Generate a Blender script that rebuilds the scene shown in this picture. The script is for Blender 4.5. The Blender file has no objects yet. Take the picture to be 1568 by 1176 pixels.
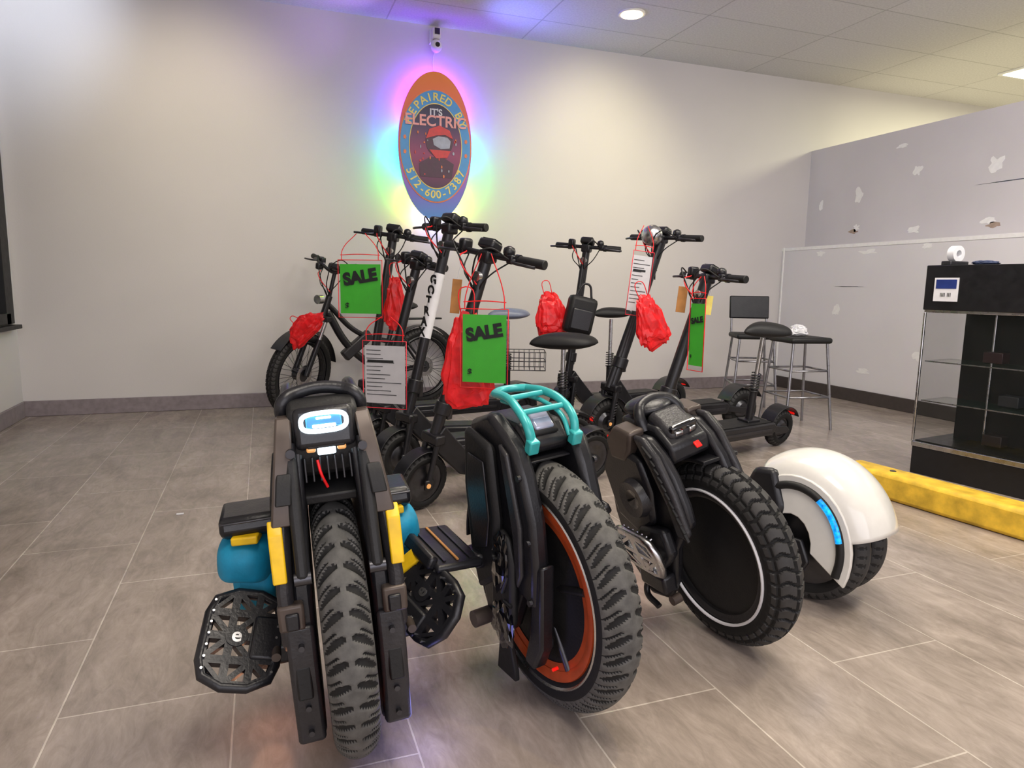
import bpy, bmesh, math, random
from math import sin, cos, pi, radians as rad
from mathutils import Vector, Matrix, noise
random.seed(4)
D=bpy.data; C=bpy.context
A=rad(20)
def W(r,f,z=0): return Vector((r*cos(A)+f*sin(A), -r*sin(A)+f*cos(A), z))
def lin(c):
    o=[]
    for v in c:
        v/=255.0
        o.append(v/12.92 if v<=.04045 else ((v+.055)/1.055)**2.4)
    return o
def mat(n,c,r=.5,m=0,var=.15,sc=25,bump=0,bsc=150,es=0,coat=0,alpha=1,trans=0,rv=.1):
    M=D.materials.new(n); M.use_nodes=True; nt=M.node_tree; b=nt.nodes['Principled BSDF']
    tc=nt.nodes.new('ShaderNodeTexCoord'); nz=nt.nodes.new('ShaderNodeTexNoise')
    nz.inputs['Scale'].default_value=sc; nz.inputs['Detail'].default_value=6
    nt.links.new(tc.outputs['Object'],nz.inputs['Vector'])
    rp=nt.nodes.new('ShaderNodeValToRGB'); L=lin(c)
    rp.color_ramp.elements[0].position=.3; rp.color_ramp.elements[1].position=.7
    rp.color_ramp.elements[0].color=[max(0,x*(1-var)) for x in L]+[1]
    rp.color_ramp.elements[1].color=[min(1,x*(1+var)) for x in L]+[1]
    nt.links.new(nz.outputs['Fac'],rp.inputs['Fac']); nt.links.new(rp.outputs['Color'],b.inputs['Base Color'])
    mr=nt.nodes.new('ShaderNodeMapRange'); mr.inputs['To Min'].default_value=max(0,r-rv); mr.inputs['To Max'].default_value=min(1,r+rv)
    nt.links.new(nz.outputs['Fac'],mr.inputs['Value']); nt.links.new(mr.outputs['Result'],b.inputs['Roughness'])
    b.inputs['Metallic'].default_value=m
    b.inputs['Coat Weight'].default_value=coat
    if trans: b.inputs['Transmission Weight'].default_value=trans
    if alpha<1: b.inputs['Alpha'].default_value=alpha
    if es:
        nt.links.new(rp.outputs['Color'],b.inputs['Emission Color']); b.inputs['Emission Strength'].default_value=es
    if bump:
        n2=nt.nodes.new('ShaderNodeTexNoise'); n2.inputs['Scale'].default_value=bsc
        nt.links.new(tc.outputs['Object'],n2.inputs['Vector'])
        bp=nt.nodes.new('ShaderNodeBump'); bp.inputs['Strength'].default_value=bump; bp.inputs['Distance'].default_value=.002
        nt.links.new(n2.outputs['Fac'],bp.inputs['Height']); nt.links.new(bp.outputs['Normal'],b.inputs['Normal'])
    return M
BLK=mat('black_plastic',(27,27,31),.34,bump=.25)
BLM=mat('black_matte',(17,17,19),.58,bump=.3)
CHR=mat('charcoal_plastic',(44,43,46),.38,bump=.4)
BRZ=mat('bronze_grey_plastic',(84,74,68),.38,.3)
RUB=mat('dusty_rubber',(84,83,81),.68,var=.3,sc=40,bump=.3)
RUBD=mat('dark_rubber',(15,15,16),.75,bump=.2)
RUBM=mat('tyre_rubber',(50,49,49),.62,var=.25,sc=40)
YEL=mat('yellow_plastic',(240,195,25),.4)
TEAL=mat('teal_metal',(55,178,178),.35,.1,coat=.3)
BLU=mat('blue_foam',(15,140,180),.6,bump=.3)
ORG=mat('orange_rim',(205,85,40),.35,.3)
SIL=mat('brushed_aluminium',(200,200,202),.28,1)
STL=mat('dark_steel',(82,82,86),.35,.9)
WHT=mat('white_gloss_shell',(230,228,222),.2,var=.03,coat=.5)
WHP=mat('white_paper',(228,228,232),.6,var=.04)
RED=mat('red_bag_plastic',(238,26,32),.35,var=.25)
GRN=mat('green_paper',(72,200,52),.5,var=.06)
CLR=mat('clear_vinyl',(60,62,64),.1,alpha=.08)
PNK=mat('pink_cord',(232,50,70),.5)
KRA=mat('kraft_cardboard',(180,125,70),.8)
GRS=mat('grey_saddle',(120,130,150),.35)
LED=mat('led_lens',(215,240,255),.2,var=.02,es=4)
LEDI=mat('led_inner',(50,120,165),.2,es=.7)
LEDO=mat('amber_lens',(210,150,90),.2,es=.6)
LEDB=mat('blue_light_strip',(10,140,245),.3,es=1.2,var=.6,sc=80)
LNS=mat('clear_lamp_lens',(175,180,205),.12,.4,coat=1)
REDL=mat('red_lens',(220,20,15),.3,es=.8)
SCR=mat('screen_glass',(12,12,16),.08,coat=1,var=.05)
GLS=mat('case_glass',(40,48,46),.03,alpha=.12,rv=.01)
def root(n,loc=(0,0,0),rot=(0,0,0)):
    e=D.objects.new(n,None); e.empty_display_size=.1; C.collection.objects.link(e); e.location=loc; e.rotation_euler=rot; return e
def child(P,n,loc=(0,0,0),rot=(0,0,0)):
    e=root(n,loc,[rad(a) for a in rot]); e.parent=P; return e
def place(n,r,f,psi,lean=0,z=0): return root(n,W(r,f,z),(rad(lean),0,rad(-90+psi)-A))
def mk(P,n,v,f,m,bev=0,smooth=True,mi=None,sub=0,ang=35):
    me=D.meshes.new(n); me.from_pydata([tuple(x) for x in v],[],f); me.validate()
    bm=bmesh.new(); bm.from_mesh(me); bmesh.ops.recalc_face_normals(bm,faces=bm.faces); bm.to_mesh(me); bm.free()
    for x in (m if isinstance(m,(list,tuple)) else [m]): me.materials.append(x)
    if smooth:
        me.polygons.foreach_set('use_smooth',[True]*len(me.polygons)); me.set_sharp_from_angle(angle=rad(ang))
    if mi: me.polygons.foreach_set('material_index',mi)
    o=D.objects.new(n,me); C.collection.objects.link(o)
    if P: o.parent=P
    if bev:
        b=o.modifiers.new('b','BEVEL'); b.width=bev; b.segments=2; b.limit_method='ANGLE'
    if sub:
        s=o.modifiers.new('s','SUBSURF'); s.levels=sub; s.render_levels=sub
    return o
BF=[(0,1,3,2),(4,6,7,5),(0,4,5,1),(2,3,7,6),(0,2,6,4),(1,5,7,3)]
def box(P,n,c,s,m,rot=(0,0,0),bev=.004,sub=0):
    v=[(x*s[0]/2,y*s[1]/2,z*s[2]/2) for x in(-1,1) for y in(-1,1) for z in(-1,1)]
    o=mk(P,n,v,BF,m,min(bev,min(s)*.4) if bev else 0,sub=sub); o.location=c; o.rotation_euler=[rad(a) for a in rot]; return o
def cyl(P,n,a,b,r,m,r2=None,seg=20,bev=0):
    a=Vector(a);b=Vector(b); q=(b-a).to_track_quat('Z','Y'); L=(b-a).length; r2=r if r2 is None else r2
    v=[];
    for i in range(seg):
        t=2*pi*i/seg; v.append(a+q@Vector((r*cos(t),r*sin(t),0)))
    for i in range(seg):
        t=2*pi*i/seg; v.append(a+q@Vector((r2*cos(t),r2*sin(t),L)))
    f=[(i,(i+1)%seg,(i+1)%seg+seg,i+seg) for i in range(seg)]+[tuple(range(seg))[::-1],tuple(range(seg,2*seg))]
    return mk(P,n,v,f,m,bev)
def tube(P,n,pts,r,m,closed=False,smooth=True,res=3):
    cu=D.curves.new(n,'CURVE'); cu.dimensions='3D'; cu.bevel_depth=r; cu.bevel_resolution=res; cu.use_fill_caps=True
    if smooth:
        s=cu.splines.new('BEZIER'); s.bezier_points.add(len(pts)-1)
        for p,q in zip(s.bezier_points,pts): p.co=q; p.handle_left_type=p.handle_right_type='AUTO'
    else:
        s=cu.splines.new('POLY'); s.points.add(len(pts)-1)
        for p,q in zip(s.points,pts): p.co=(*q,1)
    s.use_cyclic_u=closed; s.resolution_u=8
    cu.materials.append(m); o=D.objects.new(n,cu); C.collection.objects.link(o); o.parent=P; return o
def prism(P,n,ol,y0,y1,m,bev=.005,fn=None):
    k=len(ol); v=[Vector((x,y0,z)) for x,z in ol]+[Vector((x,y1,z)) for x,z in ol]
    if fn: v=[fn(p) for p in v]
    f=[(i,(i+1)%k,(i+1)%k+k,i+k) for i in range(k)]+[tuple(range(k))[::-1],tuple(range(k,2*k))]
    return mk(P,n,v,f,m,bev)
def lathe(P,n,c,prof,m,seg=72):
    v=[];k=len(prof)
    for i in range(seg):
        t=2*pi*i/seg
        for r,y in prof: v.append((c[0]+r*cos(t),c[1]+y,c[2]+r*sin(t)))
    f=[(i*k+j,i*k+j+1,((i+1)%seg)*k+j+1,((i+1)%seg)*k+j) for i in range(seg) for j in range(k-1)]
    return mk(P,n,v,f,m)
def arc(P,n,c,r,a0,a1,w,th,m,seg=24,bev=.002):
    ol=[(c[0]+r*cos(rad(a0+(a1-a0)*i/seg)),c[2]+r*sin(rad(a0+(a1-a0)*i/seg))) for i in range(seg+1)]
    ol+=[(c[0]+(r+th)*cos(rad(a1-(a1-a0)*i/seg)),c[2]+(r+th)*sin(rad(a1-(a1-a0)*i/seg))) for i in range(seg+1)]
    v=[];k=2*(seg+1)
    for y in(c[1]-w/2,c[1]+w/2): v+=[(x,y,z) for x,z in ol]
    f=[]
    for i in range(seg):
        a,b=i,i+1; cc,d=k-1-i,k-2-i
        f+=[(a,b,b+k,a+k),(cc,d,d+k,cc+k),(a,b,d,cc),(a+k,b+k,d+k,cc+k)]
    f+=[(0,k-1,2*k-1,k),(seg,seg+1,seg+1+k,seg+k)]
    return mk(P,n,v,f,m,bev)
def tyre(P,n,c,R,w,mt,mg,pat='chev',N=34,dep=.006,nt=600,ns=40,hv=None):
    hw=w/2; hv=hv or hw; v=[];G=[]
    for i in range(nt):
        th=2*pi*i/nt
        for j in range(ns+1):
            an=-2.3+4.6*j/ns; u=an/1.25; au=abs(u); g=0
            ph=th*N/(2*pi)
            if pat=='chev':
                q=(ph+.75*au)%1
                if .10<au<.95 and q<.40*(1-abs(au-.5)*1.1): g=1
                if .45<au<1.05 and (ph+.75*au+.5)%1<.16: g=.9
            elif pat=='knob':
                b=au*2.6; rw=int(b)
                q=(ph+.5*rw+.35*(b-rw)*(1 if rw%2 else -1)+(.25 if u>0 else 0))%1
                if au<1.15 and (q<.24 or (b-rw)<.16): g=1
            elif pat=='line':
                if au<.9 and (abs(au-.3)<.06 or abs(au-.65)<.06): g=.7
                if au>.4 and au<1 and (ph%1)<.25: g=.8
            G.append(g); rr=R-hv+(hv-dep*g)*cos(an)*(1 if abs(an)<pi/2 else .9)
            v.append((c[0]+rr*cos(th),c[1]+(hw-dep*g*.5)*sin(an),c[2]+rr*sin(th)))
    k=ns+1;f=[];mi=[]
    for i in range(nt):
        for j in range(ns):
            q=(i*k+j,i*k+j+1,((i+1)%nt)*k+j+1,((i+1)%nt)*k+j); f.append(q)
            an=abs(-2.3+4.6*(j+.5)/ns)
            mi.append(1 if sum(G[x] for x in q)>1.6 or an>1.35 else 0)
    return mk(P,n,v,f,[mt,mg],mi=mi,ang=50)
def spokes(P,n,c,r0,r1,k,m,rad_=.0015):
    V=[];F=[]
    for i in range(k):
        t=2*pi*i/k; y=.03*(1 if i%2 else -1); t2=t+.35*(1 if (i//2)%2 else -1)
        a=Vector((c[0]+r0*cos(t2),c[1]+y,c[2]+r0*sin(t2))); b=Vector((c[0]+r1*cos(t),c[1],c[2]+r1*sin(t)))
        q=(b-a).to_track_quat('Z','Y'); o=len(V)
        for e in(a,b):
            for j in range(4): V.append(e+q@Vector((rad_*cos(j*pi/2),rad_*sin(j*pi/2),0)))
        F+=[(o+j,o+(j+1)%4,o+4+(j+1)%4,o+4+j) for j in range(4)]
    mk(P,n,V,F,m)
def blob(P,n,c,s,m,fn=None,amp=0,fr=3,rot=(0,0,0),sub=4,seed=0,flat=False):
    bm=bmesh.new(); bmesh.ops.create_icosphere(bm,subdivisions=sub,radius=1); me=D.meshes.new(n)
    for v in bm.verts:
        p=v.co.copy()
        if fn: p=Vector(fn(p))
        if amp: p*=1+amp*(noise.noise(v.co*fr+Vector((seed,0,0)))+.5*noise.noise(v.co*fr*2.3+Vector((seed,5,0))))
        v.co=Vector((p.x*s[0],p.y*s[1],p.z*s[2]))
    bm.to_mesh(me); bm.free(); me.materials.append(m)
    if not flat: me.polygons.foreach_set('use_smooth',[True]*len(me.polygons))
    o=D.objects.new(n,me); C.collection.objects.link(o); o.parent=P; o.location=c; o.rotation_euler=[rad(a) for a in rot]; return o
def sad(p): 
    x,y,z=p; t=(1-x)/2; return (x, y*(.3+.75*min(1,t*1.3)**1.5), (z if z>0 else z*.5)+.25*max(0,-x-.3)-.12*(1-abs(y))*(1 if z>0 else 0))
def saddle(P,c,m,L=.17,w=.135,h=.06): blob(P,'saddle',c,(L,w,h),m,fn=sad)
def text(P,n,s,loc,size,m,rot=(90,0,0),ext=.0006,off=0,al='CENTER'):
    cu=D.curves.new(n,'FONT'); cu.body=s; cu.size=size; cu.extrude=ext; cu.offset=off; cu.align_x=al; cu.align_y='CENTER'
    cu.materials.append(m); o=D.objects.new(n,cu); C.collection.objects.link(o); o.parent=P; o.location=loc; o.rotation_euler=[rad(a) for a in rot]; return o

# ---------------- ROOM ----------------
YB=6.15; XL=-1.75; XR=5.45; H=3.26
WM=mat('painted_wall',(212,208,207),.75,var=.03,sc=1.2,bump=.15,bsc=90)
PM=mat('grey_drywall',(208,203,206),.8,var=.04,sc=1.5,bump=.1)
PM2=mat('grey_drywall_lower',(220,216,219),.8,var=.03,sc=1.5,bump=.1)
def brickmat(n,c1,c2,mo,bw,rh,ms,off,rotz,rough,veins,bump):
    M=D.materials.new(n);M.use_nodes=True;nt=M.node_tree;b=nt.nodes['Principled BSDF'];N=nt.nodes.new;Lk=nt.links.new
    tc=N('ShaderNodeTexCoord');mp=N('ShaderNodeMapping');mp.inputs['Rotation'].default_value=(0,0,rad(rotz));Lk(tc.outputs['Object'],mp.inputs['Vector'])
    br=N('ShaderNodeTexBrick');br.offset=off;br.inputs['Scale'].default_value=1;br.inputs['Brick Width'].default_value=bw;br.inputs['Row Height'].default_value=rh
    br.inputs['Mortar Size'].default_value=ms;br.inputs['Mortar Smooth'].default_value=.3
    br.inputs['Color1'].default_value=(*lin(c1),1);br.inputs['Color2'].default_value=(*lin(c2),1);br.inputs['Mortar'].default_value=(*lin(mo),1)
    Lk(mp.outputs['Vector'],br.inputs['Vector'])
    out=br.outputs['Color']
    for vi,(sc_,ds,k,st,dt) in enumerate(veins):
        nz=N('ShaderNodeTexNoise');nz.inputs['Scale'].default_value=sc_;nz.inputs['Detail'].default_value=dt;nz.inputs['Roughness'].default_value=.68;nz.inputs['Distortion'].default_value=ds
        mp2=N('ShaderNodeMapping');mp2.inputs['Scale'].default_value=(1,st,1);Lk(mp.outputs['Vector'],mp2.inputs['Vector']);Lk(mp2.outputs['Vector'],nz.inputs['Vector'])
        rp=N('ShaderNodeValToRGB');rp.color_ramp.elements[0].position=.32;rp.color_ramp.elements[1].position=.68
        rp.color_ramp.elements[0].color=(1-k,1-k*1.05,1-k*1.12,1);rp.color_ramp.elements[1].color=(1+k,1+k,1+k,1)
        Lk(nz.outputs['Fac'],rp.inputs['Fac'])
        mx=N('ShaderNodeMix');mx.data_type='RGBA';mx.blend_type='MULTIPLY';mx.inputs['Factor'].default_value=1;mx.clamp_result=False
        Lk(out,mx.inputs['A']);Lk(rp.outputs['Color'],mx.inputs['B']); out=mx.outputs['Result']
    Lk(out,b.inputs['Base Color'])
    b.inputs['Roughness'].default_value=rough
    bp=N('ShaderNodeBump');bp.inputs['Strength'].default_value=bump;bp.inputs['Distance'].default_value=.003;bp.invert=True
    Lk(br.outputs['Fac'],bp.inputs['Height']);Lk(bp.outputs['Normal'],b.inputs['Normal'])
    return M
FM=brickmat('floor_tile',(148,137,129),(160,149,141),(192,183,174),.8,.4,.003,.5,90,.22,[(2.2,.7,.26,2.0,10),(7,1.5,.16,3.0,8)],.5)
CM=brickmat('ceiling_tile',(214,212,211),(209,207,206),(184,182,180),1.22,.61,.007,0,0,.85,[(60,0,.10,1,4)],.6)
BBM=mat('grey_baseboard',(136,126,130),.5); DBM=mat('dark_baseboard',(64,56,54),.5)
box(None,'floor',(3.5,1.4,-.05),(11.5,10,.1),FM,bev=0)
box(None,'ceiling',(3.5,1.4,H+.05),(11.5,10,.1),CM,bev=0)
box(None,'wall_back',(3.5,YB+.1,H/2),(11.5,.2,H),WM,bev=0)
wl=root('wall_left')
box(wl,'wall_below',(XL-.1,1.3,.36),(.2,9.7,.72),WM,bev=0)
box(wl,'wall_above',(XL-.1,1.3,(H+2.75)/2),(.2,9.7,H-2.75),WM,bev=0)
box(wl,'wall_corner',(XL-.1,6.10,1.735),(.2,.1,2.03),WM,bev=0)
box(wl,'wall_near',(XL-.1,-.5,1.735),(.2,5.5,2.03),WM,bev=0)
wn=root('window_1')
BF_=mat('black_frame',(14,14,15),.5)
for y in(5.97,4.1,2.3): box(wn,'mullion',(XL-.04,y,1.735),(.12,.16,2.03),BF_)
for z in(.76,2.71): box(wn,'rail',(XL-.04,4.13,z),(.12,3.7,.08),BF_)
box(wn,'glass',(XL-.08,4.13,1.735),(.01,3.7,1.95),mat('night_glass',(22,22,28),.1,rv=.02),bev=0)
box(wn,'sill',(XL+.03,4.13,.7),(.08,3.8,.03),BF_)
wp=root('wall_right')
box(wp,'upper_drywall',(XR+.3,2.6,2.03),(.2,7.1,1.04),PM,bev=0)
box(wp,'lower_drywall',(XR+.15,2.6,.755),(.5,7.1,1.51),PM2,bev=0)
WHL=mat('joint_compound',(238,236,235),.8,var=.04,sc=30); BRP=mat('torn_paper_patch',(165,145,130),.8)
box(wp,'seam',(XR-.102,2.6,1.49),(.006,7.1,.03),WHL,bev=0)
box(wp,'corner_bead',(XR-.1,6.12,.76),(.02,.02,1.5),WHL)
for i,(x,y,z,w_,h_,m) in enumerate([(5.65,5.47,2.0,.05,.06,WHL),(5.65,4.82,2.15,.04,.05,WHL),(5.65,4.1,2.1,.06,.07,WHL),(5.65,5.0,2.4,.06,.02,WHL),(5.65,5.5,1.655,.05,.018,BRP),(5.65,5.46,1.69,.04,.03,WHL),
    (5.65,4.05,1.61,.06,.018,BRP),(5.65,4.1,1.65,.05,.03,WHL),(5.65,4.8,1.62,.08,.03,WHL),(5.65,3.4,2.2,.05,.05,WHL),(5.65,5.95,1.95,.03,.05,WHL),(5.35,5.33,.87,.04,.06,WHL),(5.35,3.77,.93,.04,.07,WHL),
    (5.35,5.0,1.42,.10,.02,WHL),(5.35,4.4,1.45,.05,.025,WHL),(5.35,4.95,.3,.08,.025,WHL),(5.35,5.6,1.43,.05,.025,WHL),(5.35,4.4,.5,.04,.04,WHL),(5.65,3.9,1.95,.28,.003,STL),(5.35,5.2,1.1,.16,.003,STL)]):
    k=22; rr_=[1+.45*noise.noise(Vector((cos(2*pi*j/k)*1.4+i*7,sin(2*pi*j/k)*1.4,0)))*2 for j in range(k)]
    pts=[(w_*rr_[j]*cos(2*pi*j/k),h_*rr_[j]*sin(2*pi*j/k)) for j in range(k)]
    v=[(-.0015,a,b_) for a,b_ in pts]+[(0,a,b_) for a,b_ in pts]
    o=mk(wp,'spackle_patch',v,[tuple(range(k))]+[(j,(j+1)%k,(j+1)%k+k,j+k) for j in range(k)],m,smooth=False); o.location=(x,y,z)
box(None,'wall_far_right',(9.3,1.4,H/2),(.2,10,H),WM,bev=0)
box(None,'baseboard_back',(1.75,YB-.01,.06),(7,.02,.12),BBM)
box(None,'baseboard_left',(XL+.01,1.3,.06),(.02,9.6,.12),BBM)
box(None,'baseboard_right',(XR-.11,2.6,.06),(.02,7,.12),DBM)

# ---------------- SIGN ----------------
sg=root('oval_neon_sign',(1.46,YB-.085,2.24))
def gradmat(n,stops,es=0,ax='Z',lo=-.62,hi=.62):
    M=D.materials.new(n);M.use_nodes=True;nt=M.node_tree;b=nt.nodes['Principled BSDF'];N=nt.nodes.new;Lk=nt.links.new
    tc=N('ShaderNodeTexCoord');sp=N('ShaderNodeSeparateXYZ');Lk(tc.outputs['Object'],sp.inputs[0])
    mr=N('ShaderNodeMapRange');mr.inputs['From Min'].default_value=lo;mr.inputs['From Max'].default_value=hi;Lk(sp.outputs[ax],mr.inputs['Value'])
    rp=N('ShaderNodeValToRGB');e=rp.color_ramp.elements
    while len(e)<len(stops): e.new(.5)
    for x,(p,c) in zip(e,stops): x.position=p;x.color=(*lin(c),1)
    Lk(mr.outputs['Result'],rp.inputs['Fac']);Lk(rp.outputs['Color'],b.inputs['Base Color']);b.inputs['Roughness'].default_value=.4
    return M
def ell(P,n,a,b,y0,y1,m,cx=0,cz=0,seg=72): return prism(P,n,[(cx+a*cos(2*pi*i/seg),cz+b*sin(2*pi*i/seg)) for i in range(seg)],y0,y1,m,0)
ell(sg,'board',.325,.62,-.02,0,gradmat('sign_gradient',[(0,(80,150,215)),(.2,(130,110,205)),(.45,(205,105,165)),(.7,(235,105,85)),(1,(250,140,50))]))
SB=mat('sign_blue',(75,155,215),.4,var=.05);SY=mat('sign_yellow',(255,222,110),.4);SO=mat('sign_orange',(245,130,65),.4)
ell(sg,'ring_outer',.318,.475,-.024,-.02,SO,cz=.0); ell(sg,'ring_blue',.310,.464,-.027,-.024,SB)
ell(sg,'ring_line',.235,.358,-.030,-.027,SY); ell(sg,'disc',.228,.35,-.033,-.030,gradmat('sign_disc',[(0,(75,35,70)),(.4,(150,55,100)),(.75,(60,48,90)),(1,(35,32,66))],lo=-.35,hi=.35))
def ringtext(s,a0,a1,flip=False):
    for i,ch in enumerate(s):
        t=rad(a0+(a1-a0)*i/(len(s)-1)); x=.270*cos(t); z=.408*sin(t)
        nx,nz=cos(t)/.268,sin(t)/.405; an=math.degrees(math.atan2(nz,nx))-90
        if flip: an+=180
        o=text(sg,'letter',ch,(x,-.029,z),.092,SY,ext=.001,off=.0015); o.rotation_euler=(Matrix.Rotation(-rad(an),3,'Y')@Matrix.Rotation(rad(90),3,'X')).to_euler()
ringtext('REPAIRED BY',150,30); ringtext('512-600-7387',212,328,True)
text(sg,'its','IT\'S',(0,-.035,.28),.075,WHP,off=.002); text(sg,'electric','ELECTRIC',(0,-.036,.205),.125,mat('sign_pink',(250,170,160),.4),off=.003)
RR=mat('sign_red',(215,55,55),.4); SG=mat('sign_grey',(165,172,185),.3); JK=mat('sign_jacket',(75,35,60),.4)
ell(sg,'helmet',.12,.13,-.037,-.033,JK,cx=.03,cz=.04)
prism(sg,'helmet_crest',[(-.09,.06),(-.06,.14),(.03,.175),(.12,.14),(.15,.07),(.08,.10),(-.0,.09)],-.041,-.037,RR,0)
prism(sg,'visor',[(-.03,.06),(.02,.085),(.10,.08),(.13,.05),(.12,-.01),(.04,-.02),(-.02,.01)],-.040,-.037,SG,0)
prism(sg,'chin',[(-.06,-.03),(.13,-.03),(.10,-.09),(.0,-.10)],-.040,-.037,RR,0)
prism(sg,'jacket',[(-.14,-.26),(.14,-.26),(.16,-.14),(.07,-.09),(-.05,-.09),(-.15,-.15)],-.036,-.033,JK,0)
for i in range(26):
    x,z=random.uniform(-.19,.19),random.uniform(-.28,.12)
    if (x/.2)**2+(z/.31)**2<.9 and not(abs(x-.03)<.1 and -.05<z<.15): ell(sg,'spark',random.uniform(.004,.010),random.uniform(.006,.016),-.039,-.034,random.choice([RR,SO,SG]),cx=x,cz=z,seg=7)
for s in(-1,1):
    for z in(-.06,.06): ell(sg,'star',.014,.02,-.030,-.026,SO,cx=s*.27,cz=z,seg=5)
Ml=D.materials.new('rgb_led_strip');Ml.use_nodes=True;nt=Ml.node_tree;nt.nodes.clear();N=nt.nodes.new;Lk=nt.links.new
tc=N('ShaderNodeTexCoord');sp=N('ShaderNodeSeparateXYZ');Lk(tc.outputs['Object'],sp.inputs[0])
at=N('ShaderNodeMath');at.operation='ARCTAN2';Lk(sp.outputs['Z'],at.inputs[0]);Lk(sp.outputs['X'],at.inputs[1])
mr=N('ShaderNodeMapRange');mr.inputs['From Min'].default_value=-pi;mr.inputs['From Max'].default_value=pi;Lk(at.outputs[0],mr.inputs['Value'])
rp=N('ShaderNodeValToRGB');e=rp.color_ramp.elements
st=[(0,(0,190,255)),(.07,(0,255,110)),(.15,(30,255,20)),(.21,(255,200,30)),(.25,(40,100,255)),(.29,(255,210,30)),(.36,(40,255,20)),(.43,(0,255,60)),(.5,(0,190,255)),(.58,(20,50,255)),(.66,(110,30,255)),(.75,(110,40,255)),(.84,(110,30,255)),(.93,(20,70,255)),(1,(0,190,255))]
while len(e)<len(st): e.new(.5)
for x,(p,c) in zip(e,st): x.position=p;x.color=(*lin(c),1)
Lk(mr.outputs['Result'],rp.inputs['Fac']);em=N('ShaderNodeEmission');em.inputs['Strength'].default_value=150;Lk(rp.outputs['Color'],em.inputs['Color'])
ou=N('ShaderNodeOutputMaterial');Lk(em.outputs[0],ou.inputs['Surface'])
tube(sg,'led_strip',[(.305*cos(2*pi*i/48),.016,.600*sin(2*pi*i/48)) for i in range(48)],.006,Ml,closed=True)
for x,z in((-.1,.3),(.1,-.3)): cyl(sg,'standoff',(x,0,z),(x,.084,z),.01,BLK)
sc=root('security_camera',(1.47,YB,3.12))
box(sc,'mount',(0,-.03,.04),(.09,.055,.12),WHT); box(sc,'head',(0,-.09,.05),(.075,.07,.09),WHT,bev=.015); box(sc,'lens_plate',(0,-.127,.06),(.045,.006,.05),SCR)
blob(sc,'dome',(0,-.09,-.05),(.05,.05,.055),WHT); cyl(sc,'lens',(0,-.135,-.05),(0,-.14,-.05),.02,SCR)
tube(sc,'power_cable',[(.01,-.02,-.05),(-.01,-.008,-.15),(.0,-.008,-.27)],.004,WHT)
dl=root('recessed_downlight',(2.9,5.26,H))
cyl(dl,'trim',(0,0,-.012),(0,0,0),.11,WHT); cyl(dl,'lamp_face',(0,0,-.016),(0,0,-.012),.088,mat('lamp_emitter',(255,225,170),.5,es=12,var=.01))
pl=root('ceiling_light_panel',(7.70,4.90,H)); box(pl,'frame',(0,0,-.01),(1.25,.64,.02),WHT); box(pl,'diffuser',(0,0,-.022),(1.18,.57,.006),mat('panel_emitter',(255,250,225),.5,es=7,var=.01))

# ---------------- EUC pieces ----------------
def lattice(P,n,L,w,th,m,nx=4,ny=3,k=.56):
    def g(i,j):
        x=-L/2+L*i/nx; y=-w/2+w*j/ny
        if i in(0,nx) and j in(0,ny): x*=.82; y*=.86
        return Vector((x,y,0))
    V=[];F=[]
    for i in range(nx):
        for j in range(ny):
            a,b,c,d=g(i,j),g(i+1,j),g(i+1,j+1),g(i,j+1)
            for t in ([(a,b,c),(a,c,d)] if (i+j)%2 else [(a,b,d),(b,c,d)]):
                ce=(t[0]+t[1]+t[2])/3; o=len(V)
                for z in(-th/2,th/2): V+=[p+Vector((0,0,z)) for p in t]+[ce+(p-ce)*k+Vector((0,0,z)) for p in t]
                for q in range(3):
                    r=(q+1)%3
                    F+=[(o+q,o+r,o+r+3,o+q+3),(o+6+q,o+6+r,o+9+r,o+9+q),(o+q,o+r,o+6+r,o+6+q),(o+3+q,o+3+r,o+9+r,o+9+q)]
    me=D.meshes.new(n); me.from_pydata([tuple(v) for v in V],[],F); me.materials.append(m)
    ob=D.objects.new(n,me); C.collection.objects.link(ob); ob.parent=P; return ob
def pedal(P,s,c,L,w,tilt,m,rim=None,pitch=0,nx=4,ny=3,k=.5):
    e=child(P,'pedal_arm',c); e.rotation_euler=(Matrix.Rotation(rad(s*tilt),3,'X')@Matrix.Rotation(rad(pitch),3,'Y')).to_euler()
    lattice(e,'pedal_lattice',L,w,.022,m,nx,ny,k)
    hx,hy=L/2,w/2; cx,cy=.82,.86
    pts=[(-hx*cx,-hy*cy,0),(-hx*.5,-hy,0),(hx*.5,-hy,0),(hx*cx,-hy*cy,0),(hx,-hy*.33,0),(hx,hy*.33,0),(hx*cx,hy*cy,0),(hx*.5,hy,0),(-hx*.5,hy,0),(-hx*cx,hy*cy,0),(-hx,hy*.33,0),(-hx,-hy*.33,0)]
    tube(e,'pedal_rim',pts,.012,m,closed=True,smooth=False)
    box(e,'centre_plate',(0,-s*w*.34,.004),(L*.46,w*.42,.028),m,bev=.006)
    cyl(e,'logo_disc',(0,s*w*.08,.0),(0,s*w*.08,.014),.024,m); text(e,'logo','e',(0.0,s*w*.08,.0145),.045,SIL,rot=(0,0,90),ext=.001,off=.001)
    for q in range(-3,4):
        for g in(-1,1): cyl(e,'pin',(q*L*.12,g*w*.46,.01),(q*L*.12,g*w*.46,.019),.003,SIL,seg=6)
    if rim: box(e,'edge_trim',(-L*.40,s*w*.25,.004),(.04,w*.5,.028),rim,rot=(0,0,-20*s))
    return e
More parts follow.
